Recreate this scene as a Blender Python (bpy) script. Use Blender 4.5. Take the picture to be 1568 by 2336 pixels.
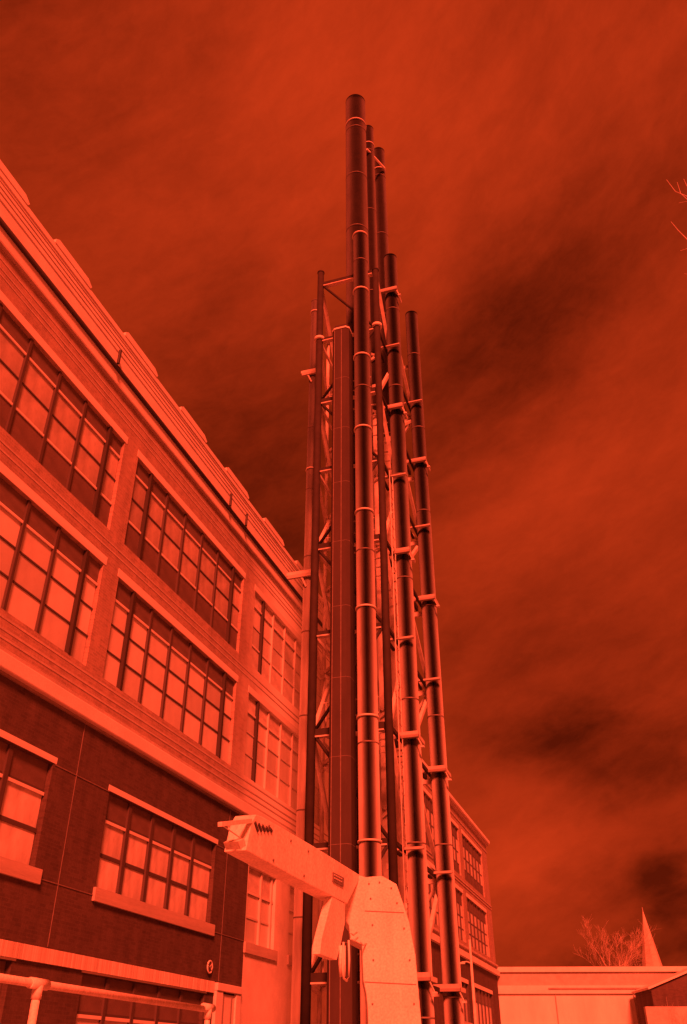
import bpy, bmesh, math, random
from mathutils import Vector, Matrix
random.seed(7)
R = math.radians
scene = bpy.context.scene
for o in list(bpy.data.objects): bpy.data.objects.remove(o)
C = scene.collection

# ------------------------------------------------------------------ camera
EYE = 1.6
cam_d = bpy.data.cameras.new('camera'); cam = bpy.data.objects.new('camera', cam_d); C.objects.link(cam)
cam_d.sensor_fit = 'VERTICAL'; cam_d.sensor_height = 36.0
cam_d.lens = 36.0 * 1961.0 / 2336.0
cam_d.clip_start = 0.1; cam_d.clip_end = 2000
cam.location = (0, 0, EYE)
cam.rotation_euler = (R(90 + 33.17), 0, 0)
scene.camera = cam
scene.view_settings.view_transform = 'Standard'
scene.view_settings.look = 'None'
scene.view_settings.exposure = 1.05
scene.view_settings.gamma = 1.0

# ------------------------------------------------------------------ sun and sky (a deep red-orange light fills the whole place)
SUN_AZ, SUN_EL = 174.0, 34.0            # azimuth clockwise from +Y (behind the camera, to its right)
sd = bpy.data.lights.new('sun', 'SUN'); sun = bpy.data.objects.new('sun', sd); C.objects.link(sun)
sd.energy = 5.0; sd.angle = R(11.0); sd.color = (1.0, 0.080, 0.032)
sv = Vector((math.sin(R(SUN_AZ)) * math.cos(R(SUN_EL)), math.cos(R(SUN_AZ)) * math.cos(R(SUN_EL)), math.sin(R(SUN_EL))))
sun.rotation_euler = sv.to_track_quat('Z', 'Y').to_euler()
sun.location = (20, -30, 60)

W = bpy.data.worlds.new('World'); scene.world = W; W.use_nodes = True
nt = W.node_tree; nt.nodes.clear()
def N(t, **kw):
    n = nt.nodes.new(t)
    for k, v in kw.items(): setattr(n, k, v)
    return n
def M(op, a, b=None, c=None):
    n = N('ShaderNodeMath', operation=op)
    for i, v in enumerate((a, b, c)):
        if v is None: continue
        if isinstance(v, (int, float)): n.inputs[i].default_value = v
        else: nt.links.new(v, n.inputs[i])
    return n.outputs[0]
tc = N('ShaderNodeTexCoord'); sx = N('ShaderNodeSeparateXYZ'); nt.links.new(tc.outputs['Generated'], sx.inputs[0])
az = M('MULTIPLY', M('ARCTAN2', sx.outputs[0], sx.outputs[1]), 57.29578)
el = M('MULTIPLY', M('ARCSINE', sx.outputs[2]), 57.29578)
def noise(scale_az, scale_el, rot, detail, rough, seed, dist=0.0):
    cb = N('ShaderNodeCombineXYZ'); nt.links.new(az, cb.inputs[0]); nt.links.new(el, cb.inputs[1]); cb.inputs[2].default_value = seed
    mp = N('ShaderNodeMapping'); mp.inputs['Rotation'].default_value = (0, 0, R(rot)); nt.links.new(cb.outputs[0], mp.inputs[0])
    m2 = N('ShaderNodeMapping'); m2.inputs['Scale'].default_value = (scale_az, scale_el, 1); nt.links.new(mp.outputs[0], m2.inputs[0])
    nz = N('ShaderNodeTexNoise'); nz.inputs['Scale'].default_value = 1.0; nz.inputs['Detail'].default_value = detail
    nz.inputs['Roughness'].default_value = rough; nz.inputs['Distortion'].default_value = dist
    nt.links.new(m2.outputs[0], nz.inputs['Vector']); return nz.outputs[0]
wob = M('MULTIPLY', M('SUBTRACT', noise(.09, .16, 10, 7, .6, 3.1), .5), 13.0)
wob2 = M('MULTIPLY', M('SUBTRACT', noise(.09, .16, -20, 7, .6, 9.7), .5), 7.0)
azw = M('ADD', az, wob); elw = M('ADD', el, wob2)
val = None
# cloud banks and clear patches: azimuth, elevation, half-length, half-width (degrees), tilt, amount
banks = [(-6, 34, 13, 10, 35, -.23), (-36, 62, 14, 10, 0, -.12), (22, 47, 14, 5.0, 28, -.17), (13, 43, 11, 5.5, 25, -.10),
         (11, 33, 9, 4, 10, .06), (24, 35, 10, 4.5, -5, .07), (14.5, 17.7, 7.5, 2.0, -8, -.21), (20.5, 15, 4, 2.0, 5, -.14),
         (10, 24, 10, 3, 0, -.05), (19.8, 7.6, 2.8, 2.4, 55, -.22), (15, 5.2, 4, 1.1, 12, -.20), (9.5, 8.5, 4, 3.5, 0, .08),
         (13, 11, 5, 1.6, 15, .10), (0, 62, 26, 14, 0, .16), (22, 24, 12, 4, -5, -.05), (17, 9, 8, 1.4, 14, -.10), (33, 57, 10, 6, 0, .05)]
for a, e, la, lb, t, amt in banks:
    da = M('SUBTRACT', azw, float(a)); de = M('SUBTRACT', elw, float(e)); c, s = math.cos(R(t)), math.sin(R(t))
    p = M('DIVIDE', M('ADD', M('MULTIPLY', da, c), M('MULTIPLY', de, s)), float(la))
    q = M('DIVIDE', M('SUBTRACT', M('MULTIPLY', de, c), M('MULTIPLY', da, s)), float(lb))
    g = M('POWER', 2.71828, M('MULTIPLY', M('ADD', M('MULTIPLY', p, p), M('MULTIPLY', q, q)), -1.0))
    g = M('MULTIPLY', g, amt)
    val = g if val is None else M('ADD', val, g)
streak = M('MULTIPLY', M('SUBTRACT', noise(.05, .17, -25, 6, .55, 1.3, .6), .5), .26)
fine = M('MULTIPLY', M('SUBTRACT', noise(.45, .8, -20, 9, .72, 5.3, .5), .5), .15)
mott = M('MULTIPLY', M('SUBTRACT', noise(.16, .42, -18, 8, .62, 7.7, .3), .5), .20)
val = M('ADD', M('ADD', M('ADD', M('ADD', val, .375), streak), fine), mott)
val = M('MAXIMUM', val, .10)
sky = N('ShaderNodeTexSky', sky_type='NISHITA'); sky.sun_disc = False
sky.sun_elevation = R(SUN_EL); sky.sun_rotation = R(SUN_AZ); sky.air_density = 1.0; sky.dust_density = 2.0
bw = N('ShaderNodeRGBToBW'); nt.links.new(sky.outputs[0], bw.inputs[0])
lum = M('ADD', M('MULTIPLY', M('MINIMUM', bw.outputs[0], 10.0), .25), 8.5)      # a thin share of the clear sky's own gradient
val = M('MULTIPLY', val, lum)
tint = N('ShaderNodeMix', data_type='RGBA', blend_type='MULTIPLY'); tint.inputs[0].default_value = 1.0
cc = N('ShaderNodeCombineColor'); [nt.links.new(val, cc.inputs[i]) for i in range(3)]
nt.links.new(cc.outputs[0], tint.inputs[6]); tint.inputs[7].default_value = (1.0, 0.068, 0.0125, 1)
bg = N('ShaderNodeBackground'); bg.inputs[1].default_value = 0.054; nt.links.new(tint.outputs[2], bg.inputs[0])
wo = N('ShaderNodeOutputWorld'); nt.links.new(bg.outputs[0], wo.inputs[0])

# ------------------------------------------------------------------ materials
def mat(name, col, rough=.75, scale=3.0, amt=.15, bump=.0, stretch=(1, 1, 1), spec=.3, sheen=0.0, metallic=0.0, rnd=0.0, fine=0.0):
    m = bpy.data.materials.new(name); m.use_nodes = True; t = m.node_tree; b = t.nodes['Principled BSDF']
    b.inputs['Roughness'].default_value = rough; b.inputs['Specular IOR Level'].default_value = spec; b.inputs['Metallic'].default_value = metallic
    tcn = t.nodes.new('ShaderNodeTexCoord'); mp = t.nodes.new('ShaderNodeMapping'); mp.inputs['Scale'].default_value = stretch
    t.links.new(tcn.outputs['Object'], mp.inputs[0])
    nz = t.nodes.new('ShaderNodeTexNoise'); nz.inputs['Scale'].default_value = scale; nz.inputs['Detail'].default_value = 8; nz.inputs['Roughness'].default_value = .65
    t.links.new(mp.outputs[0], nz.inputs['Vector'])
    mr = t.nodes.new('ShaderNodeMapRange'); mr.inputs[1].default_value = .3; mr.inputs[2].default_value = .7
    mr.inputs[3].default_value = 1 - amt; mr.inputs[4].default_value = 1 + amt; t.links.new(nz.outputs[0], mr.inputs[0])
    fac = mr.outputs[0]
    if fine:
        n2 = t.nodes.new('ShaderNodeTexNoise'); n2.inputs['Scale'].default_value = 26; n2.inputs['Detail'].default_value = 3; t.links.new(tcn.outputs['Object'], n2.inputs['Vector'])
        m2 = t.nodes.new('ShaderNodeMapRange'); m2.inputs[1].default_value = .3; m2.inputs[2].default_value = .7; m2.inputs[3].default_value = 1 - fine; m2.inputs[4].default_value = 1 + fine
        t.links.new(n2.outputs[0], m2.inputs[0]); mm = t.nodes.new('ShaderNodeMath'); mm.operation = 'MULTIPLY'
        t.links.new(fac, mm.inputs[0]); t.links.new(m2.outputs[0], mm.inputs[1]); fac = mm.outputs[0]
    if rnd:
        oi = t.nodes.new('ShaderNodeObjectInfo'); m3 = t.nodes.new('ShaderNodeMapRange'); m3.inputs[3].default_value = 1 - rnd; m3.inputs[4].default_value = 1 + rnd * .35
        t.links.new(oi.outputs['Random'], m3.inputs[0]); mm = t.nodes.new('ShaderNodeMath'); mm.operation = 'MULTIPLY'
        t.links.new(fac, mm.inputs[0]); t.links.new(m3.outputs[0], mm.inputs[1]); fac = mm.outputs[0]
    vm = t.nodes.new('ShaderNodeVectorMath'); vm.operation = 'SCALE'; vm.inputs[0].default_value = col
    t.links.new(fac, vm.inputs['Scale']); t.links.new(vm.outputs[0], b.inputs['Base Color'])
    if bump:
        bp = t.nodes.new('ShaderNodeBump'); bp.inputs['Strength'].default_value = bump; bp.inputs['Distance'].default_value = .02
        t.links.new(nz.outputs[0], bp.inputs['Height']); t.links.new(bp.outputs[0], b.inputs['Normal'])
    return m
def brick_mat(name, col, mortar, fade_from=None, fade_to=None, fade_col=None):
    m = mat(name, col, .9, 1.3, .22, .0, (1.6, 1, .4), spec=.1, fine=.14); t = m.node_tree; b = t.nodes['Principled BSDF']
    src = b.inputs['Base Color'].links[0].from_socket
    tcn = t.nodes.new('ShaderNodeTexCoord'); sp = t.nodes.new('ShaderNodeSeparateXYZ'); cb = t.nodes.new('ShaderNodeCombineXYZ')
    t.links.new(tcn.outputs['Object'], sp.inputs[0]); t.links.new(sp.outputs[0], cb.inputs[0]); t.links.new(sp.outputs[2], cb.inputs[1])
    br = t.nodes.new('ShaderNodeTexBrick'); br.inputs['Scale'].default_value = 1.0; br.inputs['Brick Width'].default_value = .225; br.inputs['Row Height'].default_value = .075
    br.inputs['Mortar Size'].default_value = .008; br.inputs['Color1'].default_value = (.86, .86, .86, 1); br.inputs['Color2'].default_value = (1.12, 1.12, 1.12, 1)
    br.inputs['Mortar'].default_value = (mortar, mortar, mortar, 1); t.links.new(cb.outputs[0], br.inputs['Vector'])
    mx = t.nodes.new('ShaderNodeMix'); mx.data_type = 'RGBA'; mx.blend_type = 'MULTIPLY'; mx.inputs[0].default_value = 1
    t.links.new(src, mx.inputs[6]); t.links.new(br.outputs['Color'], mx.inputs[7]); out = mx.outputs[2]
    if fade_col:                        # pale wall end: inverted tower shadow put into the colour, uneven edge
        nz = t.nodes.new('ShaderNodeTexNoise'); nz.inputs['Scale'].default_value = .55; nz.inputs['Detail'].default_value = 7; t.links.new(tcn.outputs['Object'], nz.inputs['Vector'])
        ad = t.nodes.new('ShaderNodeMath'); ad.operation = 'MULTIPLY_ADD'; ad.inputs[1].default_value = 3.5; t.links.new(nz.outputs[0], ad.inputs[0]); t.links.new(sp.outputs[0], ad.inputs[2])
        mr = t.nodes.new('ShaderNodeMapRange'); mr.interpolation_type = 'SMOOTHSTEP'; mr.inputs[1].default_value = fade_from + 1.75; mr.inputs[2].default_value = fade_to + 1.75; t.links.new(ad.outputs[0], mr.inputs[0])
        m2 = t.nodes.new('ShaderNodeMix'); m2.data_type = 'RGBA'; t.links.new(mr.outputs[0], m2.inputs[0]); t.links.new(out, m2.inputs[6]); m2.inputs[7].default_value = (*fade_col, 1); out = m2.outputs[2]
    t.links.new(out, b.inputs['Base Color']); return m
def height_dim_mat(name, col, z0, z1, top):
    # pale below, darkened upward: light dimming with height put into the colour
    m = mat(name, col, .8, 3.0, .18, .0, (1, 1, .2), spec=.1); t = m.node_tree; b = t.nodes['Principled BSDF']; src = b.inputs['Base Color'].links[0].from_socket
    tcn = t.nodes.new('ShaderNodeTexCoord'); sp = t.nodes.new('ShaderNodeSeparateXYZ'); t.links.new(tcn.outputs['Object'], sp.inputs[0])
    mr = t.nodes.new('ShaderNodeMapRange'); mr.interpolation_type = 'SMOOTHSTEP'; mr.inputs[1].default_value = z0; mr.inputs[2].default_value = z1; mr.inputs[3].default_value = 1.0; mr.inputs[4].default_value = top
    t.links.new(sp.outputs[2], mr.inputs[0]); vm = t.nodes.new('ShaderNodeVectorMath'); vm.operation = 'SCALE'
    t.links.new(src, vm.inputs[0]); t.links.new(mr.outputs[0], vm.inputs['Scale']); t.links.new(vm.outputs[0], b.inputs['Base Color']); return m
PALE = mat('pale_stone', (.70, .64, .58), .85, 1.4, .10, .1, spec=.1, fine=.08)
PALE2 = mat('buff_stone', (.48, .41, .36), .85, 1.8, .16, .1, spec=.1, fine=.10)
GROOVE = mat('weathered_stone', (.30, .25, .22), .9, 2.0, .2, spec=.1)
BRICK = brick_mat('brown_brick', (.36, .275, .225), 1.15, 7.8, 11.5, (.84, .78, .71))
BRICKF = brick_mat('buff_brick', (.34, .27, .22), 1.2)
DARKB = brick_mat('dark_glazed_brick', (.098, .074, .062), 1.1)
DARKF = brick_mat('dark_brick_plinth', (.098, .074, .062), 1.1)
PALEW = mat('pale_bay_wall', (.72, .65, .58), .9, .8, .20, .1, spec=.1, fine=.08)  # inverted tower shadow as end bay colour; also the plain pale door
FRAME = mat('dark_window_frame', (.085, .066, .058), .6, 4, .2)
FRAME2 = mat('black_window_post', (.045, .036, .03), .6, 4, .2)
PANEL = mat('dark_spandrel_panel', (.155, .118, .10), .6, 2.5, .18, rnd=.12, fine=.08)
PANE = mat('pale_blind_glazing', (.66, .60, .54), .18, .9, .16, stretch=(1, 1, .6), spec=.5, rnd=.26)  # uneven pane tone puts glass reflections into the colour
PANE1 = mat('curtained_glazing', (.60, .53, .47), .15, .9, .52, stretch=(1.5, 1, .45), spec=.4, rnd=.18)
PANE3 = mat('mixed_glazing', (.44, .37, .32), .12, .9, .5, stretch=(1.2, 1, .5), spec=.5, rnd=.30)
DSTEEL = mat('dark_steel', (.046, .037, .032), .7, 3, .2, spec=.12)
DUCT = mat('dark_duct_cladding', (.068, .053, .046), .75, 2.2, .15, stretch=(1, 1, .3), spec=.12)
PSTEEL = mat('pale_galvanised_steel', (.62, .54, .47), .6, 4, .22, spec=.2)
COLLAR = mat('bright_collar', (.74, .66, .58), .6, 5, .08, spec=.4)
CORE = mat('black_streak_core', (.012, .010, .009), .9, 3, .2, spec=.03)  # black gaps between the blades show as the inverted highlight streak
CORET = mat('dark_streak_core', (.030, .024, .021), .9, 3, .2, spec=.03)
FLUE = (CORE, height_dim_mat('streak_fin', (.60, .53, .47), 7.0, 26.0, .26))
SLIM = height_dim_mat('weathered_slim_flue', (.52, .46, .40), 13.0, 26.0, .30)  # upper part dimmed in the colour
FLUET = (CORET, height_dim_mat('tall_streak_fin', (.50, .44, .39), 12.0, 32.0, .32))  # tall flues: made-up blades, colour dims upward like the light
BOOM = mat('pale_painted_steel', (.80, .72, .64), .7, 1.6, .16, .0, (1.4, 1.4, .5), spec=.15, fine=.16)
PLATE = mat('dull_grey_trim', (.20, .16, .14), .6, 9, .3)
BLACK = mat('black_opening', (.015, .012, .01), .9, 3, .1)
BOUNCE = mat('pale_bounce_ground', (.42, .39, .36), .9, 6, .25, .2, spec=.2)  # unseen ground, made pale so its bounce fills the undersides
BARK = mat('pale_bark', (.46, .38, .31), .9, 8, .2)
SLATE = mat('spire_cladding', (.55, .44, .36), .8, .8, .15)
BIN = mat('bin_plastic', (.10, .075, .065), .5, 4, .15)

# ------------------------------------------------------------------ mesh helpers
class MB:
    def __init__(s): s.v = []; s.f = []
    def box(s, x0, x1, y0, y1, z0, z1):
        b = len(s.v); s.v += [(x, y, z) for z in (z0, z1) for x, y in ((x0, y0), (x1, y0), (x1, y1), (x0, y1))]
        s.f += [tuple(b + i for i in q) for q in ((3, 2, 1, 0), (4, 5, 6, 7), (0, 1, 5, 4), (1, 2, 6, 5), (2, 3, 7, 6), (3, 0, 4, 7))]; return s
    def tube(s, pts, rads, seg=10, caps=True):
        pts = [Vector(p) for p in pts]; b = len(s.v); n = len(pts)
        if isinstance(rads, (int, float)): rads = [rads] * n
        for i, p in enumerate(pts):
            t = (pts[min(i + 1, n - 1)] - pts[max(i - 1, 0)]).normalized()
            a = Vector((0, 0, 1)) if abs(t.z) < .9 else Vector((1, 0, 0))
            e1 = t.cross(a).normalized(); e2 = t.cross(e1)
            for k in range(seg):
                th = 2 * math.pi * k / seg; s.v.append(tuple(p + (e1 * math.cos(th) + e2 * math.sin(th)) * rads[i]))
        for i in range(n - 1):
            for k in range(seg):
                k2 = (k + 1) % seg; s.f.append((b + i * seg + k, b + i * seg + k2, b + (i + 1) * seg + k2, b + (i + 1) * seg + k))
        if caps: s.f.append(tuple(b + k for k in range(seg))[::-1]); s.f.append(tuple(b + (n - 1) * seg + k for k in range(seg)))
        return s
    def lathe(s, prof, seg=40, cx=0, cy=0):
        b = len(s.v); n = len(prof)
        for r, z in prof:
            for k in range(seg): th = 2 * math.pi * k / seg; s.v.append((cx + r * math.cos(th), cy + r * math.sin(th), z))
        for i in range(n - 1):
            for k in range(seg): k2 = (k + 1) % seg; s.f.append((b + i * seg + k, b + i * seg + k2, b + (i + 1) * seg + k2, b + (i + 1) * seg + k))
        return s
    def bar(s, p, q, w, h):                       # rectangular bar from p to q
        p, q = Vector(p), Vector(q); t = (q - p).normalized(); a = Vector((0, 0, 1)) if abs(t.z) < .95 else Vector((1, 0, 0))
        e1 = t.cross(a).normalized() * (w / 2); e2 = t.cross(e1).normalized() * (h / 2); b = len(s.v)
        for c in (p, q): s.v += [tuple(c + e1 * i + e2 * j) for i, j in ((-1, -1), (1, -1), (1, 1), (-1, 1))]
        s.f += [tuple(b + i for i in f) for f in ((0, 1, 2, 3), (7, 6, 5, 4), (0, 4, 5, 1), (1, 5, 6, 2), (2, 6, 7, 3), (3, 7, 4, 0))]; return s
    def prism(s, poly, y0, y1):                   # polygon in x,z extruded along y
        b = len(s.v); n = len(poly); s.v += [(x, y0, z) for x, z in poly] + [(x, y1, z) for x, z in poly]
        s.f += [tuple(b + i for i in range(n)), tuple(b + n + i for i in range(n))[::-1]]
        s.f += [(b + (i + 1) % n, b + i, b + n + i, b + n + (i + 1) % n) for i in range(n)]; return s
    def build(s, name, m, parent=None, smooth=False, bevel=0):
        me = bpy.data.meshes.new(name); me.from_pydata(s.v, [], s.f); me.validate()
        bm = bmesh.new(); bm.from_mesh(me); bmesh.ops.recalc_face_normals(bm, faces=bm.faces)
        if bevel: bmesh.ops.bevel(bm, geom=list(bm.edges), offset=bevel, segments=2, affect='EDGES', profile=.5)
        bm.to_mesh(me); bm.free()
        me.materials.append(m)
        if smooth:
            for p in me.polygons: p.use_smooth = len(p.vertices) == 4
        o = bpy.data.objects.new(name, me); C.objects.link(o)
        if parent: o.parent = parent
        return o
def tag(o, label=None, cat=None, group=None, kind=None):
    if label: o['label'] = label
    if cat: o['category'] = cat
    if group: o['group'] = group
    if kind: o['kind'] = kind
    return o
A = R(18.1); PHI = R(90 - 18.1)
DV = Vector((math.sin(A), math.cos(A), 0)); NV = Vector((math.cos(A), -math.sin(A), 0))
def uw(u, w, z=0.0): return DV * u + NV * (w - 12.0) + Vector((0, 0, z))     # u along the street front, w out from it
def empty(name, loc, rz=0.0):
    o = bpy.data.objects.new(name, None); o.location = loc; o.rotation_euler = (0, 0, rz); o.empty_display_size = .3; C.objects.link(o); return o
UNIT = {}
def piece(name, m, x0, x1, y0, y1, z0, z1, parent):       # box piece sharing one bevelled mesh per material
    k = (name, m.name)
    if k not in UNIT:
        me = bpy.data.meshes.new(name); b = MB().box(-.5, .5, -.5, .5, -.5, .5); me.from_pydata(b.v, [], b.f); me.materials.append(m)
        bm = bmesh.new(); bm.from_mesh(me); bmesh.ops.recalc_face_normals(bm, faces=bm.faces); bm.to_mesh(me); bm.free(); UNIT[k] = me
    o = bpy.data.objects.new(name, UNIT[k]); C.objects.link(o); o.parent = parent
    o.location = ((x0 + x1) / 2, (y0 + y1) / 2, (z0 + z1) / 2); o.scale = (abs(x1 - x0), abs(y1 - y0), abs(z1 - z0)); return o

# ------------------------------------------------------------------ ground
g = MB(); g.v = [(-900, -900, 0), (900, -900, 0), (900, 900, 0), (-900, 900, 0)]; g.f = [(0, 1, 2, 3)]
tag(g.build('ground', BOUNCE), kind='structure')

# ================================================================== the long factory building
U0 = 17.0
fac_o = empty('factory_building', uw(U0, 0, 0), PHI)
tag(fac_o, 'long multi-storey brick factory with stone cornice and gridded windows, on the left', 'building')
def X(u): return u - U0
def Zc(v): return v + EYE                       # v = height above the eye
def cu(u, w): return u * (1 - w / 12.0)
def fpart(name, m, boxes, bevel=0):             # boxes in (u0,u1,w0,w1,v0,v1)
    b = MB()
    for u0, u1, w0, w1, v0, v1 in boxes: b.box(X(u0), X(u1), -w1, -w0, Zc(v0), Zc(v1))
    return b.build(name, m, fac_o, bevel=bevel)
BAYS = [(8.95, 16.6), (17.35, 25.05), (26.1, 33.8), (34.8, 42.5)]
UE = 46.0                                       # end of the high front
def wall(name, m, ua, ub, va, vb, holes, depth=.45):
    boxes = []; zs = sorted({va, vb} | {h[2] for h in holes} | {h[3] for h in holes})
    for z0, z1 in zip(zs, zs[1:]):
        cut = sorted((h[0], h[1]) for h in holes if h[2] <= z0 + 1e-6 and h[3] >= z1 - 1e-6); x = ua
        for c0, c1 in cut:
            if c0 > x: boxes.append((x, c0, -depth, 0, z0, z1))
            x = c1
        if x < ub: boxes.append((x, ub, -depth, 0, z0, z1))
    return fpart(name, m, boxes)
holes_up = [(a, b, 12.17, 15.12) for a, b in BAYS] + [(a, b, 8.28, 11.12) for a, b in BAYS]
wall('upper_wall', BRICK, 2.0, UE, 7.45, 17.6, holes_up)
W1 = [(10.05, 16.05), (18.4, 24.45)]
G1 = [(10.05, 15.9), (18.4, 24.45)]
wall('lower_wall', DARKB, 2.0, 26.9, -EYE, 7.0, [(a, b, 3.58, 5.75) for a, b in W1] + [(a, b, -.6, 1.84) for a, b in G1])
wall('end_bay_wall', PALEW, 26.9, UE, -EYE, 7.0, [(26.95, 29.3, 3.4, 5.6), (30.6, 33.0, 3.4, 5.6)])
# body behind the front, flat roof
fpart('building_body', GROOVE, [(2.0, UE, -14, -.45, -EYE, 17.4)])
# first-floor cornice
fpart('cornice_band', PALE, [(2.0, UE, 0, .16, 7.02, 7.36)], .03)
fpart('cornice_band', PALE2, [(2.0, UE, 0, .09, 7.363, 7.47)], .01)
fpart('cornice_lip', GROOVE, [(2.0, UE, 0, .05, 6.96, 7.017)])
for v in (7.68, 7.86, 8.10): fpart('string_course', PALE2, [(2.0, UE, 0, .010, v, v + .05)])
for v in (11.62, 11.82, 15.75, 15.92, 16.15): fpart('string_course', PALE2, [(2.0, UE, 0, .010, v, v + .045)])
# top entablature: pale frieze and soffit (inverted cornice shade in their colour), dark conduit, ribbed cornice and stepped parapet
def cor(m, name, w, v0, v1, back=0.0, ua=2.0, ub=UE, bevel=0):
    k = 1 - w / 12.0; return fpart(name, m, [(ua, ub, back, w, v0 * k, v1 * k)], bevel)
cor(PALE, 'frieze', .06, 16.66, 17.06)
cor(PALE2, 'frieze_bead', .10, 16.60, 16.655)
cond = MB().tube([(X(2), -.10, Zc(17.15 * .99)), (X(UE), -.10, Zc(17.15 * .99))], .07, 10).build('dark_conduit', FRAME2, fac_o, True)
cor(PALE, 'cornice_soffit', .09, 17.24, 17.62)
rib_v = 17.66
for i, (h, w, m) in enumerate([(.04, .03, GROOVE), (.15, .10, PALE), (.04, .05, PALE2), (.12, .12, PALE), (.04, .07, PALE2), (.11, .14, PALE), (.04, .09, PALE2), (.12, .16, PALE)]):
    cor(m, 'cornice_rib' if m is PALE else 'cornice_groove', w, rib_v + .002, rib_v + h, -.4); rib_v += h
cor(PALE, 'parapet_coping', .19, rib_v + .003, rib_v + .17, -.45)
for k in range(10):
    a = 8.45 + 3.62 * k; L = (2.4, 1.7, 1.95, 1.9, 2.0, 2.1)[k % 6]
    k2 = 1 - .2 / 12; z0 = (rib_v + .174) * k2
    mb = MB(); zz = Zc(z0 + .015)
    mb.prism([(X(a * k2), zz), (X((a + L) * k2), zz), (X((a + L) * k2) + .05, zz + .09), (X((a + L) * k2) - .16, zz + .22), (X(a * k2) + .12, zz + .22), (X(a * k2), zz + .12)], -.21, .4)
    mb.build('parapet_block', PALE, fac_o)
for u in (15.3, 23.0, 24.4): MB().tube([(X(u), -.24, Zc(16.95)), (X(u), -.24, Zc(17.45))], .045, 8).build('conduit_bracket', FRAME2, fac_o)
# vertical joints and thin lines in the dark wall
for u in (12.3, 16.95, 25.25): fpart('joint_strip', PLATE, [(u, u + .016, 0, .012, 2.2, 6.95)])
for a, b in ((16.1, 18.38), (24.5, 26.88), (2.0, 10.0)):
    fpart('joint_strip', PLATE, [(a, b, 0, .014, 5.73, 5.752)]); fpart('joint_strip', PLATE, [(a, b, 0, .014, 3.40, 3.42)])

def window(u0, u1, rows, kinds, posts, heavy, glass, head_shade_strip=True, sill=None, rec=.11, bar=.045, post=.085, bead=True, lh=.25, fm=None, pm=None):
    fm = fm or FRAME; pm = pm or PANEL
    k = 1 + rec / 12.0
    fr = MB().box(X(u0), X(u1), rec + .03, rec + .12, Zc(rows[-1]), Zc(rows[0]))
    win = fr.build('window', fm, fac_o)
    zs = [r * k if 0 < i < len(rows) - 1 else r for i, r in enumerate(rows)]
    xs = [u0] + [p * k for p in posts] + [u1]
    for r in range(len(kinds)):
        zt, zb = zs[r], zs[r + 1]
        for c in range(len(xs) - 1):
            a = xs[c] + (post / 2 if c else .02); b = xs[c + 1] - (post / 2 if c < len(xs) - 2 else .02)
            if kinds[r] == 'panel': piece('panel', pm, X(a), X(b), rec - .01, rec + .03, Zc(zb) + bar / 2, Zc(zt) - .004, win)
            else:
                piece('pane', glass, X(a), X(b), rec + .005, rec + .03, Zc(zb) + bar / 2, Zc(zt) - bar / 2, win)
                if bead and r and kinds[r - 1] == 'panel': piece('bead', PALE, X(a), X(b), rec - .045, rec - .012, Zc(zt) - .08, Zc(zt) - .012, win)
            if bead and kinds[r] == 'panel' and c: piece('bead', PALE2, X(a) - .012, X(a) + .012, rec - .03, rec - .012, Zc(zb) + .05, Zc(zt) - .02, win)
        if bead and kinds[r] == 'panel' and r: piece('bead', PALE, X(xs[0]) + .03, X(xs[-1]) - .03, rec - .042, rec - .013, Zc(zt) - .055, Zc(zt) + .01, win)
    for i, p in enumerate(xs[1:-1]):
        h = i in heavy; w = post * (1.15 if h else 1)
        piece('mullion', FRAME2 if h else fm, X(p) - w / 2, X(p) + w / 2, rec - (.12 if h else .07), rec + .03, Zc(zs[-1]), Zc(zs[0]) + (.08 if h else .03), win)
    for z in zs[1:-1]: piece('glazing_bar', fm, X(u0), X(u1), rec - .02, rec + .031, Zc(z) - bar / 2, Zc(z) + bar / 2, win)
    if head_shade_strip: piece('head_shade_strip', PALE, X(u0) - .06, X(u1) + .1, -.012, .30, Zc(rows[0]) + .012, Zc(rows[0]) + lh, win)  # bright strip painted where shade falls under the window head, tone inverted
    if sill: piece('sill', PALE2, X(u0) - .08, X(u1) + .2, -.07, .3, Zc(rows[-1]) - sill, Zc(rows[-1]) - .004, win)
    return win
off = [.82, 1.9, 3.12, 4.34, 5.56, 6.78]
FP = mat('pale_glow_frame', (.56, .50, .44), .7, 4, .2); PP = mat('pale_glow_panel', (.62, .55, .49), .7, 2.5, .2, rnd=.12)  # paler copies: glow of the inverted tower shadow put into the colour
for i, (a, b) in enumerate(BAYS[:3]):
    posts = [a + o for o in off]
    if i == 0: posts = [9.8, 11.0, 12.2, 13.43, 14.63, 15.82]
    posts = [p * (1 - .16 / 12) if False else p - .16 * p / 12 * .45 for p in posts]
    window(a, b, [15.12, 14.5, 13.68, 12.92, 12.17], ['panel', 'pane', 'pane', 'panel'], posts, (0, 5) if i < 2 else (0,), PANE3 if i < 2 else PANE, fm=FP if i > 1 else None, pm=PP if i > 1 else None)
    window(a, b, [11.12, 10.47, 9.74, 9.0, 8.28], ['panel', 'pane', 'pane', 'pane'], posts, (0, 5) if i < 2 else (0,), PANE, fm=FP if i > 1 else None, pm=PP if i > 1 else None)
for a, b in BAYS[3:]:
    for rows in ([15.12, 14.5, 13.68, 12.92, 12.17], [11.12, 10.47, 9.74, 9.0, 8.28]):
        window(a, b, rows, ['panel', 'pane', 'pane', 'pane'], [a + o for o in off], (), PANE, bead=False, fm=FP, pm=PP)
for i, (a, b) in enumerate(W1):
    posts = [a + .95, a + 2.12, a + 3.32, a + 4.5] if i else [a + 1.0, a + 2.15, a + 3.3, a + 4.45]
    window(a, b, [5.75, 5.08, 4.28, 3.58], ['panel', 'pane', 'pane'], posts, (), PANE1, lh=.15, sill=.29, rec=.13, bar=.09, post=.14)
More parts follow.
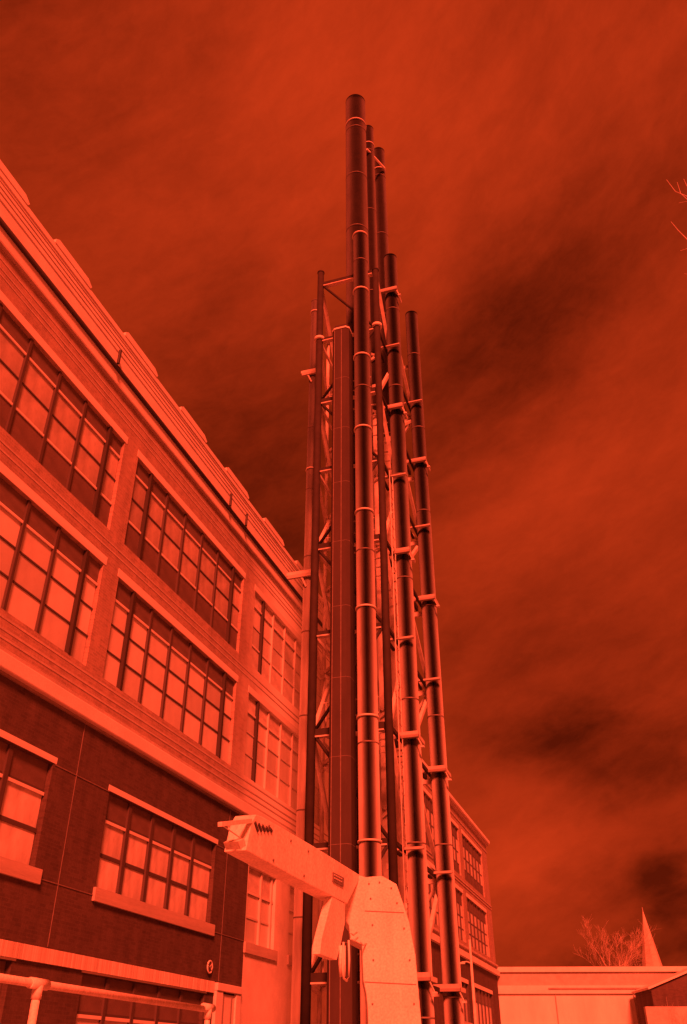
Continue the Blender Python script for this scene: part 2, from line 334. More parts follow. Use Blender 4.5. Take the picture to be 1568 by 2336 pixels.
for i, (a, b) in enumerate(G1):
    window(a, b, [1.84, 1.08, .25, -.6], ['panel', 'pane', 'pane'], [a + .97, a + 2.2, a + 3.4, a + 4.6], (), PANE, sill=.3, rec=.13, bar=.09, post=.12)
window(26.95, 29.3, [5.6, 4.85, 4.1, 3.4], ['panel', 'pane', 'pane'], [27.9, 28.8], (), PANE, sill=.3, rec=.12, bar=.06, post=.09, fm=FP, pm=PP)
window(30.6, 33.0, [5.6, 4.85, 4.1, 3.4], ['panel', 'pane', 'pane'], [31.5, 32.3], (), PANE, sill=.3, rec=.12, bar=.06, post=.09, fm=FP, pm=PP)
# soldier-course band above the ground-floor windows: every brick set on end
band = fpart('soldier_band', GROOVE, [(9.0, 24.9, 0, .03, 1.89, 2.17)])
SOLD = [mat('soldier_brick_%s' % n, c, .9, 9, .15, spec=.1) for n, c in (('a', (.66, .55, .46)), ('b', (.58, .48, .40)), ('c', (.72, .62, .53)))]
u = 9.02
while u < 24.88:
    piece('brick', random.choice(SOLD), X(u), X(u) + .066, -.05 - random.random() * .008, .0, Zc(1.893), Zc(2.168), band); u += .078
# pale entrance bay at the end of the dark wall
fpart('entrance_surround', PALE, [(25.0, 25.45, 0, .10, -EYE, 1.95), (26.35, 26.7, 0, .10, -EYE, 1.95), (25.0, 26.7, 0, .13, 1.955, 2.15)], .015)
dr = fpart('entrance_door', PALEW, [(25.45, 26.35, .0, .05, -EYE, 1.9)])
piece('door_stile', GROOVE, X(25.5), X(25.57), -.08, -.052, Zc(-1.5), Zc(1.85), dr); piece('door_stile', GROOVE, X(26.05), X(26.12), -.08, -.052, Zc(-1.5), Zc(1.85), dr)
# ---- far end of the front, one step lower
UF0, UF1 = UE, 74.6
fb = [(48.8, 55.6), (56.6, 63.0), (64.3, 72.1)]
wall('far_upper_wall', BRICKF, UF0, UF1, 6.5, 16.0, [(a, b, 11.45, 14.6) for a, b in fb] + [(a, b, 7.3, 10.35) for a, b in fb])
wall('far_lower_wall', DARKF, UF0, UF1, -EYE, 6.5, [(a + .3, b - .3, 2.7, 4.85) for a, b in fb[1:]])
fpart('far_body', GROOVE, [(UF0, UF1 - .02, -14, -.45, -EYE, 15.9)])
fpart('far_coping', PALE, [(UF0, UF1 + .3, -.5, .30, 15.96, 16.18)])
fpart('far_coping', PALE2, [(UF0, UF1 + .15, -.3, .16, 15.75, 15.957)])
fpart('far_cornice', PALE, [(UF0, UF1 + .2, 0, .22, 6.28, 6.62)]); fpart('far_cornice', PALE2, [(UF0, UF1 + .1, 0, .14, 6.9, 7.02)])
for v in (10.9, 11.1, 15.2): fpart('string_course', PALE2, [(UF0, UF1, 0, .05, v, v + .07)])
for a, b in fb:
    st = (b - a) / 6.4; ps = [a + .5 * st + st * i * 1.08 for i in range(6)]
    window(a, b, [14.6, 13.75, 12.9, 12.1, 11.45], ['panel', 'pane', 'pane', 'panel'], ps, (), PANE, rec=.12, bar=.06, post=.13, bead=False)
    window(a, b, [10.35, 9.5, 8.75, 8.0, 7.3], ['panel', 'pane', 'pane', 'pane'], ps, (), PANE, rec=.12, bar=.06, post=.13, bead=False)
for a, b in fb[1:]:
    st = (b - a) / 6; window(a + .3, b - .3, [4.85, 4.0, 2.7], ['panel', 'pane'], [a + st * i for i in (1, 2, 3, 4, 5)], (), PANE, rec=.16, bar=.08, post=.16, bead=False, sill=.3)

# ================================================================== lattice tower that carries the flues
P4 = Vector((1.343, 24.74, 0))
def tloc(x, y, z=0.0): return P4 + DV * x - NV * y + Vector((0, 0, z))     # x along the front, y towards the building
tow = empty('lattice_tower', P4, PHI)
tag(tow, 'tall steel lattice tower with round posts and braces, holding the cluster of flues', 'tower')
LV = [EYE + 2.1 + 3.27 * k for k in range(9)]; TOP = EYE + 29.0
YL = 2.44; XB = 6.1; XM = 2.45
def tp(name, m, fn, smooth=False):
    b = MB(); fn(b); return b.build(name, m, tow, smooth)
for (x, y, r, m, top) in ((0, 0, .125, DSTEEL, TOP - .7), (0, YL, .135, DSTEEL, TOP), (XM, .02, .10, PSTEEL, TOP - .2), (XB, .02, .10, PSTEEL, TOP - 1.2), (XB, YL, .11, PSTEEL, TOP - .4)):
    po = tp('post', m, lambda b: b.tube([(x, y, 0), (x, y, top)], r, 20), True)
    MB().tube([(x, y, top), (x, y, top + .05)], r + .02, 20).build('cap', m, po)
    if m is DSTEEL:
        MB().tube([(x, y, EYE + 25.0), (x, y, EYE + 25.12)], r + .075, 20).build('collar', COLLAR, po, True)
for k, z in enumerate(LV):
    ev = k % 2 == 0
    h = .22 if ev else .15
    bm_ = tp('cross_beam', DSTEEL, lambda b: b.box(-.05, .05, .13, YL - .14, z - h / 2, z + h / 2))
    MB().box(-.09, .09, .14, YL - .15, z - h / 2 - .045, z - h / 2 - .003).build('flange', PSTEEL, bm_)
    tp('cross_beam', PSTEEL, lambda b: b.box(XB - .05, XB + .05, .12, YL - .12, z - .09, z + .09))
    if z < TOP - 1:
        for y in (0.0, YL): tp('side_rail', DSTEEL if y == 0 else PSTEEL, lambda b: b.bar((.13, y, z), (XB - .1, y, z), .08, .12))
    if ev and k < 8:
        # walkway of open bars on the left of the duct with a handrail
        pl = tp('walkway', PSTEEL, lambda b: b.box(.12, XB - .12, YL - .75, YL - .7, z + .06, z + .16))
        for j in range(9): MB().bar((.3 + .62 * j, .25, z + .12), (.3 + .62 * j, YL - .2, z + .12), .05, .035).build('walkway_bar', PSTEEL, pl)
        for hz in (.55, 1.05): tp('handrail', PSTEEL, lambda b: b.tube([(.35, YL - .25, z + hz), (.35, .4, z + hz)], .022, 6))
        for y in (.5, 1.35, 2.1): tp('handrail_post', PSTEEL, lambda b: b.tube([(.35, y, z + .1), (.35, y, z + 1.07)], .02, 6))
for k in range(8):
    z0, z1 = LV[k], LV[k + 1]
    a, b_ = ((0, YL - .1), (0, .1)) if k % 2 == 0 else ((0, .1), (0, YL - .1))
    tp('front_brace', DSTEEL, lambda b: b.tube([(.0, a[1], z0 + .06), (.0, b_[1], z1 - .06)], .055, 8), True)
    tp('back_brace', PSTEEL, lambda b: b.bar((XB, a[1], z0 + .06), (XB, b_[1], z1 - .06), .1, .1))
    for y, m in ((.02, PSTEEL), (YL, PSTEEL)):
        p, q = ((.15, XM - .1), (XM - .1, .15))[k % 2]
        tp('side_brace', m, lambda b: b.bar((p, y, z0 + .08), (q, y, z1 - .08), .12, .12))
        p, q = ((XM + .1, XB - .1), (XB - .1, XM + .1))[k % 2]
        tp('side_brace', m, lambda b: b.bar((p, y, z0 + .08), (q, y, z1 - .08), .12, .12))
QX, QY0, QY1 = 3.35, 3.25, .95
for y in (QY0, QY1): tp('rear_post', PSTEEL, lambda b: b.tube([(QX, y, 0), (QX, y, TOP - .5)], .07, 14), True)
for k, z in enumerate(LV):
    if k < 8: tp('rear_beam', PSTEEL, lambda b: b.box(QX - .05, QX + .05, QY1 + .08, QY0 - .08, z - .08, z + .08))
    tp('link_beam', PSTEEL, lambda b: b.bar((.14, YL + .03, z - .12), (QX - .08, QY0 - .02, z - .12), .09, .12))
for k in range(8):
    z0, z1 = LV[k], LV[k + 1]; zm = (z0 + z1) / 2
    for za, zb in ((z0, zm), (zm, z1)):
        p, q = (QY0 - .08, QY1 + .08) if (za == z0) else (QY1 + .08, QY0 - .08)
        tp('rear_brace', PSTEEL, lambda b: b.bar((QX - .1, p, za + .08), (QX - .1, q, zb - .05), .11, .11))
# saddle brackets that clasp the two outer flues
RF = [(1.62, -.27, .29), (5.32, -.31, .29)]
for fi, (fx, fy, fr) in enumerate(RF):
    for k, z in enumerate(LV):
        if fi == 1 and k == 8: continue
        ev = k % 2 == 0; h = .15 if ev else .055; x0 = fx - fr - .13; ya, yb = fy + .60, fy - .34
        br = tp('saddle_bracket', PALE2, lambda b: b.box(x0 - .05, x0 + .05, yb, ya, z + h * .25, z + h))
        MB().box(x0 - .075, x0 + .05, yb, ya - .02, z - h * .3, z + h * .245).build('channel', GROOVE if ev else PALE2, br)
        MB().box(x0 + .052, fx + fr + .1, ya - .09, ya, z - h * .3, z + h).build('arm', DSTEEL, br)
        if ev:
            MB().box(x0 + .052, fx + fr + .1, yb, yb + .05, z - h * .3, z + h * .5).build('arm', PSTEEL, br)
            MB().bar((x0, yb + .04, z - .05), (x0 + .1, yb - .06, z - .30), .035, .035).build('hook', PSTEEL, br)
            MB().box(x0 + .04, x0 + .16, yb - .14, yb - .02, z - .345, z - .30).build('hook_foot', PSTEEL, br)

# ladder up the right side of the tower
lad = empty('access_ladder', tloc(.75, -.10), PHI); tag(lad, 'narrow pale access ladder between the dark tower post and the next flue', 'ladder')
for x in (0, .42): MB().tube([(x, 0, .1), (x, 0, 20.0)], .018, 8).build('rail', PSTEEL, lad, True)
for i in range(46):
    z = .5 + i * .42; MB().tube([(.02, 0, z), (.40, 0, z)], .013, 6).build('rung', PSTEEL, lad)

# ================================================================== flues
def streak_fins(r, top, n, h, tip, mats, name, parent):
    # made-up upright fin ring on a dark core, shaping an inverted highlight streak: one star-shaped section run up the whole height
    me = bpy.data.meshes.new(name); v = []; f = []; mi = []; st_ = 2 * math.pi / n
    sec = []
    for k in range(n):
        a = k * st_; hw = tip * st_ / 2
        sec += [((r - h), a - hw), (r, a - hw), (r, a + hw), ((r - h), a + hw)]
    m_ = len(sec)
    for z in (0.0, top): v += [(q * math.cos(a), q * math.sin(a), z) for q, a in sec]
    for k in range(m_):
        k2 = (k + 1) % m_; f.append((k, k2, m_ + k2, m_ + k)); mi.append(1 if k % 4 in (0, 2) else 0)
    f.append(tuple(range(m_, 2 * m_))); mi.append(0)
    me.from_pydata(v, [], f)
    for m in mats: me.materials.append(m)
    for p, i_ in zip(me.polygons, mi): p.material_index = i_
    o = bpy.data.objects.new(name, me); C.objects.link(o); o.parent = parent; return o
def flue(name, loc, r, top, rings, label, m, seams=(), ratio=.82, group=None, n=72):
    f = empty(name, loc, 0); tag(f, label, 'flue', group)
    streak_fins(r, top - .06, n, ratio * 2 * math.pi * r / n, .10, m, 'shell', f)
    MB().lathe([(r - .06, top - .5), (r - .02, top - .059), (r + .004, top - .058), (r + .004, top - .01), (r - .02, top), (r - .05, top), (r - .05, top - .5)], 40).build('mouth', m[0], f, True)
    for z in rings: MB().lathe([(r - .01, z), (r + .036, z + .004), (r + .04, z + .025), (r + .036, z + .046), (r - .01, z + .05)], 48).build('collar', COLLAR, f, True)
    for z in seams: MB().lathe([(r - .005, z), (r + .008, z + .01), (r + .008, z + .035), (r - .005, z + .045)], 48).build('seam_band', PLATE, f, True)
    return f
E_ = EYE
cr = [29.9, 26.5, 22.9, 19.39, 15.83, 12.23, 8.7, 5.24]
cs = [27.88, 24.53, 21.04, 17.65, 14.1, 10.4, 7.8, 6.6, 9.6]
fl = flue('flue_pipe', (.70, 24.0, 0), .295, E_ + 29.63, [E_ + z * .988 - .03 for z in cr], 'thick front flue pipe with evenly spaced bright collars, before the dark duct', FLUE, [E_ + z for z in cs[:7:2]], group='metal flues')
flue('flue_pipe', tloc(1.62, -.27), RF[0][2], E_ + 30.8, [], 'flue pipe right of the dark post, nearer of the two held by saddle brackets', FLUE, [E_ + 1.2 + 4.36 * i for i in range(7)], group='metal flues')
flue('flue_pipe', tloc(5.32, -.31), RF[1][2], E_ + 30.85, [], 'rightmost and farthest flue pipe, held by saddle brackets', FLUE, [E_ + 1.9 + 4.36 * i for i in range(7)], group='metal flues')
flue('flue_pipe', (.65, 27.0, 0), .53, E_ + 44.25, [E_ + 42.0], 'tallest and widest flue pipe, its round top above all the others', FLUET, [E_ + 41.4, E_ + 37.5, E_ + 33.5], group='metal flues')
flue('flue_pipe', (1.36, 28.55, 0), .31, E_ + 44.2, [E_ + 42.6], 'slim tall flue pipe half hidden just behind the tallest one', FLUET, [E_ + 42.0, E_ + 37, E_ + 31], group='metal flues')
flue('flue_pipe', (2.0, 30.1, 0), .36, E_ + 44.4, [E_ + 42.5], 'third of the tall flue pipes, with a collar brace near its top', FLUET, [E_ + 41.9, E_ + 37, E_ + 31], group='metal flues')
flue('flue_pipe', (-1.34, 29.0, 0), .20, E_ + 31.0, [E_ + 30.2, E_ + 21.0], 'thin leftmost flue pipe showing beside the left tower post', (SLIM, SLIM), [E_ + 4 + 3.2 * i for i in range(8)], group='metal flues')
for o in [x for x in C.objects if x.name.startswith('flue_pipe') and x.get('label', '').startswith(('slim tall', 'third of'))]:
    rr = .335 if 'slim' in o['label'] else .385
    MB().lathe([(rr - .03, .02), (rr, .02), (rr, 25.0), (rr - .03, 25.03)], 40).build('brightening_sleeve', PSTEEL, o, True)  # added pale sleeve, brightens the shaded lower part of these flues
# wide chamfered duct
du = empty('square_duct', tloc(-.45, 1.30), PHI); tag(du, 'wide flat dark duct with chamfered corners between left post and front flue', 'duct')
def octo(s, c, z0, z1):
    b = MB(); p = [(-s, -s + c), (-s + c, -s), (s - c, -s), (s, -s + c), (s, s - c), (s - c, s), (-s + c, s), (-s, s - c)]
    b.v = [(x, y, z0) for x, y in p] + [(x, y, z1) for x, y in p]; n = 8
    b.f = [tuple(range(8)), tuple(range(15, 7, -1))] + [(i, (i + 1) % n, n + (i + 1) % n, n + i) for i in range(n)]; return b
DTOP = E_ + 24.6
octo(.335, .11, 0, DTOP).build('casing', DUCT, du)
octo(.36, .12, DTOP - .02, DTOP + .05).build('top_rim', COLLAR, du); octo(.30, .1, DTOP + .052, DTOP + .22).build('cowl', DUCT, du)
for y in (.222, -.06): MB().box(-.346, -.3365, y - .012, y + .012, .3, DTOP - .05).build('seam_strip', PLATE, du)
for i in range(10):
    z = 2.0 + 2.4 * i; octo(.337, .11, z, z + .012).build('joint_band', PLATE, du)
# collar struts between the tall flues
st = tag(MB().bar((1.25, 28.0, E_ + 41.6), (2.3, 29.74, E_ + 42.4), .09, .09).build('tie_strut', COLLAR), 'short pale tie strut crossing the collar of the third tall flue', 'strut')
# bracket ledges for the thin left flue
for z, L in ((26.3, .8), (16.0, 1.1)):
    lg = empty('wall_bracket', (-1.34, 29.0, E_ + z), PHI)
    tag(lg, 'small pale ledge bracket high on the thin left flue' if z > 20 else 'pale ledge bracket on the thin left flue at the roof edge', 'bracket')
    MB().box(-.3, -.22, -.25, L - .3, 0, .13).build('ledge', PSTEEL, lg); MB().box(-.31, -.21, -.2, L - .35, -.14, -.004).build('lip', PALE2, lg)
    MB().bar((-.25, .2, -.1), (-.2, .02, -.55), .06, .06).build('stay', PSTEEL, lg)

# ================================================================== pale steel box arm over the yard (parallel to the front)
BW_ = 7.0
UB = 11.0
boom = empty('loading_arm', uw(UB, BW_, 0), PHI); tag(boom, 'pale steel box arm on a bulky mast in front of the dark duct', 'loading arm')
MB().prism([(0.194, 4.498), (0.329, 4.623), (0.547, 4.644), (1.285, 4.657), (2.702, 4.675), (5.292, 4.675), (4.445, 4.073), (3.64, 4.071), (1.865, 4.069), (0.048, 4.092)], -.02, .30).build('beam', BOOM, boom, bevel=.012)
mast = MB().prism([(0.016, 4.589), (0.307, 4.657), (0.403, 4.627), (0.71, 4.65), (0.971, 4.507), (1.086, 4.16), (1.177, 3.878), (1.263, 3.339), (1.318, 2.28), (1.33, 1.659), (1.308, 0.951), (0.436, 0.951), (0.421, 1.781), (0.411, 2.537), (0.392, 2.746), (0.342, 2.965), (0.325, 3.512), (0.124, 3.609), (0.094, 3.828), (0.039, 3.9), (0.016, 4.189)], 0, .85).build('mast', BOOM, boom, bevel=.012)      # squared to the yard, not to the arm
INV = Matrix.Rotation(-PHI, 3, 'Z'); bl = boom.location; MY = 16.9
def to_arm(o): o.location = INV @ (Vector((0, MY, 0)) - bl); o.rotation_euler = (0, 0, -PHI); return o
to_arm(mast)
MB().prism([(3.663, 4.067), (4.346, 4.059), (4.346, 3.769), (4.133, 3.436), (3.907, 3.154), (3.091, 3.162), (3.164, 3.379)], -.01, .12).build('gusset_plate', BOOM, boom)
MB().tube([(p[0], -.05, p[1]) for p in [(4.087, 3.378), (4.066, 3.104), (4.09, 2.928)]], [.055, .06, .055], 12).build('hydraulic_ram', BOOM, boom, True)
MB().tube([(p[0], -.10, p[1]) for p in [(3.994, 3.42), (3.931, 3.029), (4.0, 2.896), (4.159, 2.871), (4.274, 2.943), (4.298, 3.19), (4.274, 3.484)]], .018, 8).build('hose', COLLAR, boom, True)
for pts in ([(4.274, 3.598), (4.442, 3.577), (4.639, 3.641)], [(4.298, 3.507), (4.466, 3.492), (4.688, 3.564)], [(4.838, 3.526), (4.989, 3.481), (5.198, 3.531)]):
    MB().tube([(p[0], -.13, p[1]) for p in pts], .014, 6).build('hose', COLLAR, boom, True)
pp = [(3.608, 4.441), (4.199, 4.452), (4.176, 4.306), (3.612, 4.304)]; MB().prism(pp, -.045, -.022).build('nameplate', PLATE, boom)
q0, q1 = [(3.655, 4.408), (4.102, 4.414)]; q2, q3 = [(3.656, 4.36), (4.103, 4.365)]
for a, b in ((q0, q1), (q2, q3)):
    for i in range(5):
        t0, t1 = i / 5, (i + .55) / 5
        MB().bar((a[0] + (b[0] - a[0]) * t0, -.05, a[1] + (b[1] - a[1]) * t0), (a[0] + (b[0] - a[0]) * t1, -.05, a[1] + (b[1] - a[1]) * t1), .01, .022).build('plate_mark', PALE2, boom)
for a, b in [((0.269, 4.504), (0.391, 4.408)), ((0.4, 4.512), (0.512, 4.434)), ((0.532, 4.521), (0.636, 4.461)), ((0.667, 4.53), (0.762, 4.488)), ((0.805, 4.539), (0.89, 4.515))]:
    MB().bar((a[0], -.035, a[1]), (b[0], -.035, b[1]), .02, .035).build('vent_slot', FRAME, boom)
hb = [(-0.849, 4.225), (0.1, 4.523)]; MB().bar((hb[0][0], -.05, hb[0][1]), (hb[1][0] + .08, .0, hb[1][1] - .02), .06, .055).build('handle_bar', BOOM, boom)
wr = [(-0.772, 4.226), (-0.014, 4.214)]; MB().tube([(wr[0][0], -.05, wr[0][1]), (wr[1][0], .0, wr[1][1])], .008, 6).build('stay_wire', COLLAR, boom)
bk = [(-0.299, 4.133), (-0.113, 4.204), (-0.044, 4.13), (-0.203, 4.059)]; MB().prism(bk, -.06, .15).build('end_stop', BOOM, boom)
sock = [(-0.62, 4.26), (-0.6, 4.221)]; MB().tube([(sock[0][0], -.05, sock[0][1]), (sock[1][0], -.05, sock[1][1])], .02, 6).build('handle_bolt', BOOM, boom)

for c_ in [(0.785, 4.565), (1.655, 4.547), (2.423, 4.546), (1.002, 4.149), (2.254, 4.154)]:
    MB().tube([(c_[0], -.017, c_[1]), (c_[0], -.038, c_[1])], .018, 8).build('bolt', PLATE, boom)
for c_ in [(0.466, 4.515), (0.659, 4.537), (0.873, 4.44), (0.968, 4.189), (0.493, 4.263), (0.517, 3.828), (1.079, 3.772), (0.522, 3.27), (1.16, 3.27), (0.495, 2.602), (1.206, 2.602)]:
    to_arm(MB().tube([(c_[0], .003, c_[1]), (c_[0], -.016, c_[1])], .016, 8).build('bolt', PLATE, boom))
for a, b in [((0.387, 4.058), (1.089, 4.029)), ((0.364, 2.932), (1.257, 2.892))]:
    to_arm(MB().bar((a[0], -.003, a[1]), (b[0], -.003, b[1]), .01, .012).build('weld_seam', PLATE, boom))
# ================================================================== pipe rail in front of the ground floor
pr = empty('pipe_rail', uw(12.6, 3.0, 0), PHI); tag(pr, 'pale pipe rail on posts in front of ground-floor windows, bottom left', 'rail')
MB().tube([(-5.0, 0, EYE + 1.17), (6.0, 0, EYE + 1.11)], .058, 14).build('top_pipe', BOOM, pr, True)
for x, r in ((0.05, .062), (5.95, .055)):
    po = MB().tube([(x, 0, 0), (x, 0, EYE + 1.09)], r, 14).build('post', BOOM, pr, True)
    MB().tube([(x - .22, 0, EYE + 1.143), (x + .22, 0, EYE + 1.14)], .076, 14).build('tee_sleeve', BOOM, po, True)
    MB().tube([(x, 0, EYE + .94), (x, 0, EYE + 1.12)], .078, 14).build('clamp', BOOM, po, True)

# round wall sign
rs = empty('round_wall_lamp', uw(24.55, .05, EYE + 2.50), PHI); tag(rs, 'small pale ring-shaped lamp alone on the dark brick wall', 'wall lamp')
MB().tube([(.15 * math.cos(t * math.pi / 12), 0, .15 * math.sin(t * math.pi / 12)) for t in range(25)], .022, 8, False).build('ring', PALE, rs, True)
MB().tube([(.07, -.03, .08), (-.07, -.03, .0), (.07, -.03, -.08), (.07, -.03, .08)], .013, 6).build('guard', PALE, rs)
MB().tube([(0, .05, 0), (0, -.01, 0)], .11, 20).build('lens', FRAME, rs)

# two dark bins with pale rims at the foot of the wall
def binn(u, w, h, label):
    b = empty('waste_bin', uw(u, w, 0), PHI + .25); tag(b, label, 'bin', 'bins by the entrance')
    m = MB(); m.v = [(-.3, -.35, .08), (.3, -.35, .08), (.3, .35, .08), (-.3, .35, .08), (-.36, -.42, h), (.36, -.42, h), (.36, .42, h), (-.36, .42, h)]
    m.f = [(3, 2, 1, 0), (4, 5, 6, 7), (0, 1, 5, 4), (1, 2, 6, 5), (2, 3, 7, 6), (3, 0, 4, 7)]; m.build('tub', BIN, b, bevel=.03)
    MB().prism([(-.40, h + .004), (.40, h + .004), (.40, h + .06), (.1, h + .30), (-.3, h + .24), (-.40, h + .1)], -.44, .44).build('lid', BIN, b, bevel=.02)
    MB().bar((-.42, -.46, h + .05), (-.28, -.46, h + .3), .03, .06).build('lid_edge', PALE, b); MB().bar((-.2, -.46, h + .02), (-.05, -.46, h + .3), .03, .06).build('lid_edge', PALE, b)
    for y in (-.3, .3): MB().tube([(.32, y, .09), (.32, y + .06, .09)], .09, 14).build('wheel', BLACK, b)
binn(22.6, 3.4, 2.05, 'left of two tall dark bins, only its lid shows at the bottom edge')
binn(24.4, 3.4, 2.05, 'right of two tall dark bins, only its lid shows at the bottom edge')

# lamp post before the far end of the factory
lp = empty('lamp_post', (5.95, 45.0, 0), 0); tag(lp, 'slim pale lamp post standing before the far end of the factory', 'lamp post')
MB().tube([(0, 0, 0), (0, 0, 3.5), (0, 0, 6.9)], [.09, .075, .05], 12).build('pole', PSTEEL, lp, True)
MB().tube([(0, 0, 5.9), (-.2, 0, 5.98), (-.45, 0, 5.95)], .03, 8).build('arm', PSTEEL, lp, True)
MB().box(-.6, -.3, -.08, .08, 5.88, 5.95).build('lantern', PSTEEL, lp)

# ================================================================== low warehouse closing the yard
wh = empty('low_warehouse', (10.6, 75.0, 0), R(-1.8)); tag(wh, 'long low pale warehouse with banded parapet, at the lower right', 'building')
def wp(name, m, x0, x1, y0, y1, z0, z1, bevel=0): return MB().box(x0, x1, y0, y1, z0, z1).build(name, m, wh, bevel=bevel)
WW = mat('stained_render', (.74, .67, .60), .9, .6, .16, .15, (1.2, 1, .35), spec=.1, fine=.16)
wp('wall', WW, 0, 34, 0, 14, 0, 7.0)
wp('parapet', PALE2, 0, 34, -.12, .6, 7.003, 8.15); wp('coping', PALE, -.1, 34.1, -.3, .7, 8.153, 8.5)
wp('band', PALE, 0, 34, -.18, -.002, 6.7, 7.25)
gt = wp('gutter', GROOVE, 5.0, 34, -.24, -.185, 6.98, 7.08)
for i in range(7): MB().box(14.2 + i * .9, 14.5 + i * .9, -.30, -.245, 7.0, 7.14).build('gutter_clip', FRAME2, gt)
for x in (5.5, 11.4, 16.0): MB().tube([(x, -.08, 0), (x, -.08, 6.69)], .035, 8).build('downpipe', PALE2, wh)
MB().tube([(0, -.2, 4.4), (5, -.2, 4.1), (12, -.2, 4.0), (18, -.2, 4.1)], .03, 6).build('cable', PALE2, wh)
# dark lean-to at the right edge with a pale forecourt wall
lt = empty('lean_to_shed', (21.95, 70.0, 0), 0); tag(lt, 'dark lean-to shed end with a slanting pale roof edge, at the right edge', 'shed')
MB().prism([(0, 0), (12, 0), (12, 10.9), (.0, 6.68)], 0, 4).build('wall', DARKF, lt)
MB().bar((-.25, 1.9, 6.70), (12, 1.9, 11.0), 4.2, .14).build('roof_edge', PALE, lt)
yw = tag(MB().box(20.6, 34, 67.6, 68.0, 0, 5.45).build('yard_wall', PALE2), 'plain buff yard wall below the dark shed, at the lower right corner', 'wall')

# church spire
sp = empty('church_spire', (35.1, 110, 0), R(12)); tag(sp, 'slender pointed church spire above the warehouse roof, at the right', 'spire')
MB().box(-1.2, 1.2, -1.2, 1.2, 0, 10.1).build('tower', SLATE, sp); MB().box(-1.4, 1.4, -1.4, 1.4, 10.103, 10.5).build('cornice', PALE2, sp)
b = MB(); n = 8
for k in range(n): th = 2 * math.pi * (k + .5) / n; b.v.append((1.36 * math.cos(th), 1.36 * math.sin(th), 10.5))
b.v.append((0, 0, 17.75)); b.f = [(k, (k + 1) % n, n) for k in range(n)] + [tuple(range(n))[::-1]]
b.build('steeple', SLATE, sp); MB().tube([(0, 0, 17.5), (0, 0, 18.0)], .03, 6).build('finial', SLATE, sp)

# ================================================================== bare trees
def branch(b, p, d, L, r, depth, rng, spread, up):
    n = 4; pts = [p.copy()]; rd = [r]; cur = p.copy(); dd = d.copy()
    for i in range(n):
        dd = (dd + Vector((rng.uniform(-1, 1), rng.uniform(-1, 1), rng.uniform(-.6, 1))) * .16 + Vector((0, 0, up))).normalized()
        cur = cur + dd * (L / n); pts.append(cur.copy()); rd.append(r * (1 - .5 * (i + 1) / n))
        if depth and i >= 1:
            for _ in range(rng.choice((1, 1, 1, 2))):
                ax = dd.cross(Vector((rng.uniform(-1, 1), rng.uniform(-1, 1), rng.uniform(-1, 1)))).normalized()
                nd = Matrix.Rotation(rng.uniform(.35, spread), 3, ax) @ dd
                branch(b, cur, nd, L * rng.uniform(.5, .78), max(rd[-1] * .55, .008), depth - 1, rng, spread, up)
    b.tube(pts, rd, 5 if depth > 1 else 4, False)
def tree(loc, h, trunk_h, r, seed, label, depth=4, spread=.85, limbs=5, reach=.5):
    rng = random.Random(seed); t = empty('bare_tree', loc); tag(t, label, 'tree', 'bare trees')
    MB().tube([(0, 0, -.1), (.05, 0, trunk_h * .5), (0, .05, trunk_h), (.04, .04, trunk_h * 1.12)], [r * 1.3, r, r * .85, r * .5], 10).build('trunk', BARK, t, True)
    c = MB()
    for i in range(limbs):
        th = 2 * math.pi * i / limbs + rng.uniform(-.3, .3); ti = rng.uniform(.25, .8)
        dv = Vector((math.sin(ti) * math.cos(th), math.sin(ti) * math.sin(th), math.cos(ti)))
        branch(c, Vector((0, 0, trunk_h * rng.uniform(.85, 1.0))), dv, (h - trunk_h) * reach, r * .5, depth, rng, spread, .05)
    c.build('crown', BARK, t); return t
tree((25.8, 92, 0), 14.9, 8.9, .16, 17, 'pale bare tree with a wide fan of twigs behind the warehouse roof', 4, limbs=5, spread=.8, reach=.43)
tree((28.0, 96, 0), 12.6, 8.9, .12, 5, 'smaller bare tree between the wide one and the church spire', 3, limbs=6, reach=.42)
tree((22.5, 66.2, 0), 6.0, 3.4, .05, 21, 'low bare shrub-like tree against the dark shed wall', 2, limbs=4)
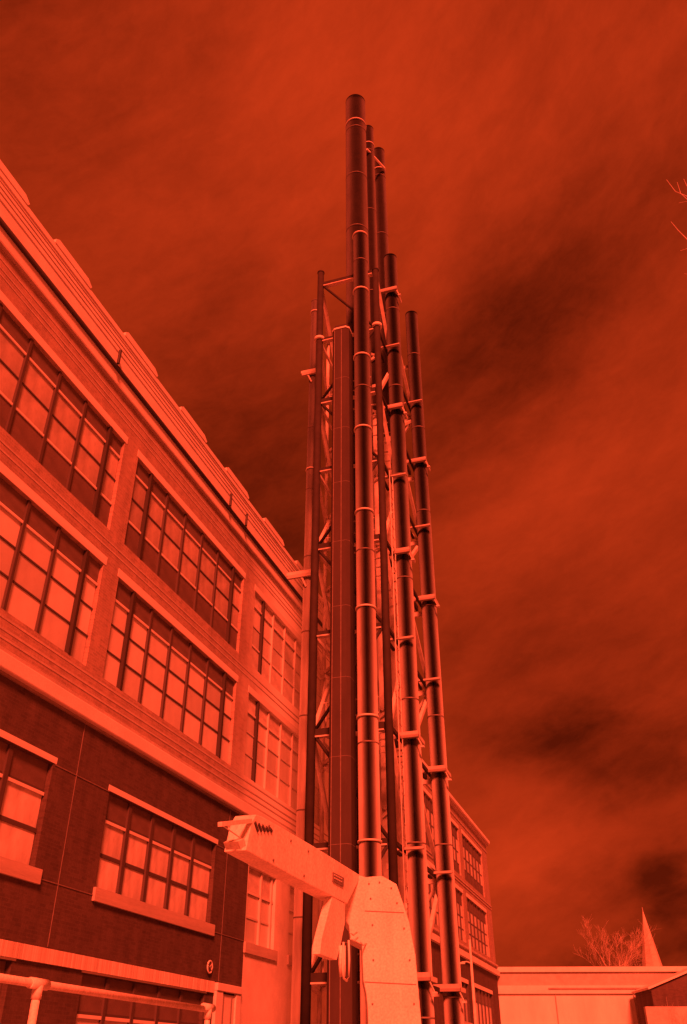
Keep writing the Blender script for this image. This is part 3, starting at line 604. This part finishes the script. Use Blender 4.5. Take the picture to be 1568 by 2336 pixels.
# tall bare tree just outside the right edge, twigs reaching in
t = empty('bare_tree', (13.6, 18.5, 0)); tag(t, 'tall bare tree at the right edge, only its thin twig tips in view', 'tree', 'bare trees')
MB().tube([(0, 0, -.1), (.1, 0, 6), (-.1, .1, 12), (.1, 0, 18), (0, 0, 23)], [.36, .28, .2, .13, .04], 12).build('trunk', BARK, t, True)
c = MB()
for root, pts, r in (
    ((0, 0, 16.5), [(-1.89, -1.0, 22.75), (-2.26, -1.0, 24.62), (-2.6, -1.0, 25.1), (-2.93, -1.0, 25.35), (-3.09, -1.0, 25.96)], 0.03),
    ((0, 0, 17.5), [(-1.76, -1.0, 24.41), (-2.57, -1.0, 24.8), (-2.78, -1.0, 25.26), (-2.77, -1.0, 25.82)], 0.022),
    ((0, 0, 17), [(-1.57, -1.0, 24.62), (-2.37, -1.0, 25.37), (-2.5, -1.0, 25.64), (-2.52, -1.0, 26.0)], 0.02),
    ((0, 0, 15.5), [(-1.69, -1.0, 23.57), (-2.33, -1.0, 24.95), (-2.94, -1.0, 24.78)], 0.02),
    ((0, 0, 14), [(-2.08, -1.0, 21.96), (-2.76, -1.0, 22.45), (-3.06, -1.0, 23.03), (-3.24, -1.0, 23.44), (-3.38, -1.0, 23.86)], 0.03),
    ((0, 0, 13), [(-2.21, -1.0, 21.96), (-2.82, -1.0, 22.75), (-3.38, -1.0, 22.51)], 0.02),
    ((0, 0, 11.5), [(-2.62, -1.0, 20.28), (-3.13, -1.0, 21.39), (-3.48, -1.0, 21.5)], 0.02),
    ((0, 0, 19), [(-0.46, -1.0, 28.59), (-0.13, -1.0, 31.24), (-0.07, -1.0, 33.55)], 0.03),
    ((0, 0, 20), [(0.47, -1.0, 29.89), (1.23, -1.0, 34.16), (1.52, -1.0, 37.4)], 0.03)):
    P = [Vector(root)] + [Vector(p) for p in pts]
    c.tube(P, [r * 2.2] + [r * (1 - .72 * i / (len(pts) - 1)) for i in range(len(pts))], 6, True)
rng = random.Random(3)
for i in range(9):
    th = rng.uniform(-.7, .7); branch(c, Vector((0, 0, 9 + i * 1.5)), Vector((math.cos(th), math.sin(th), .6)).normalized(), 3.0, .09, 2, rng, .8, .04)
c.build('crown', BARK, t)
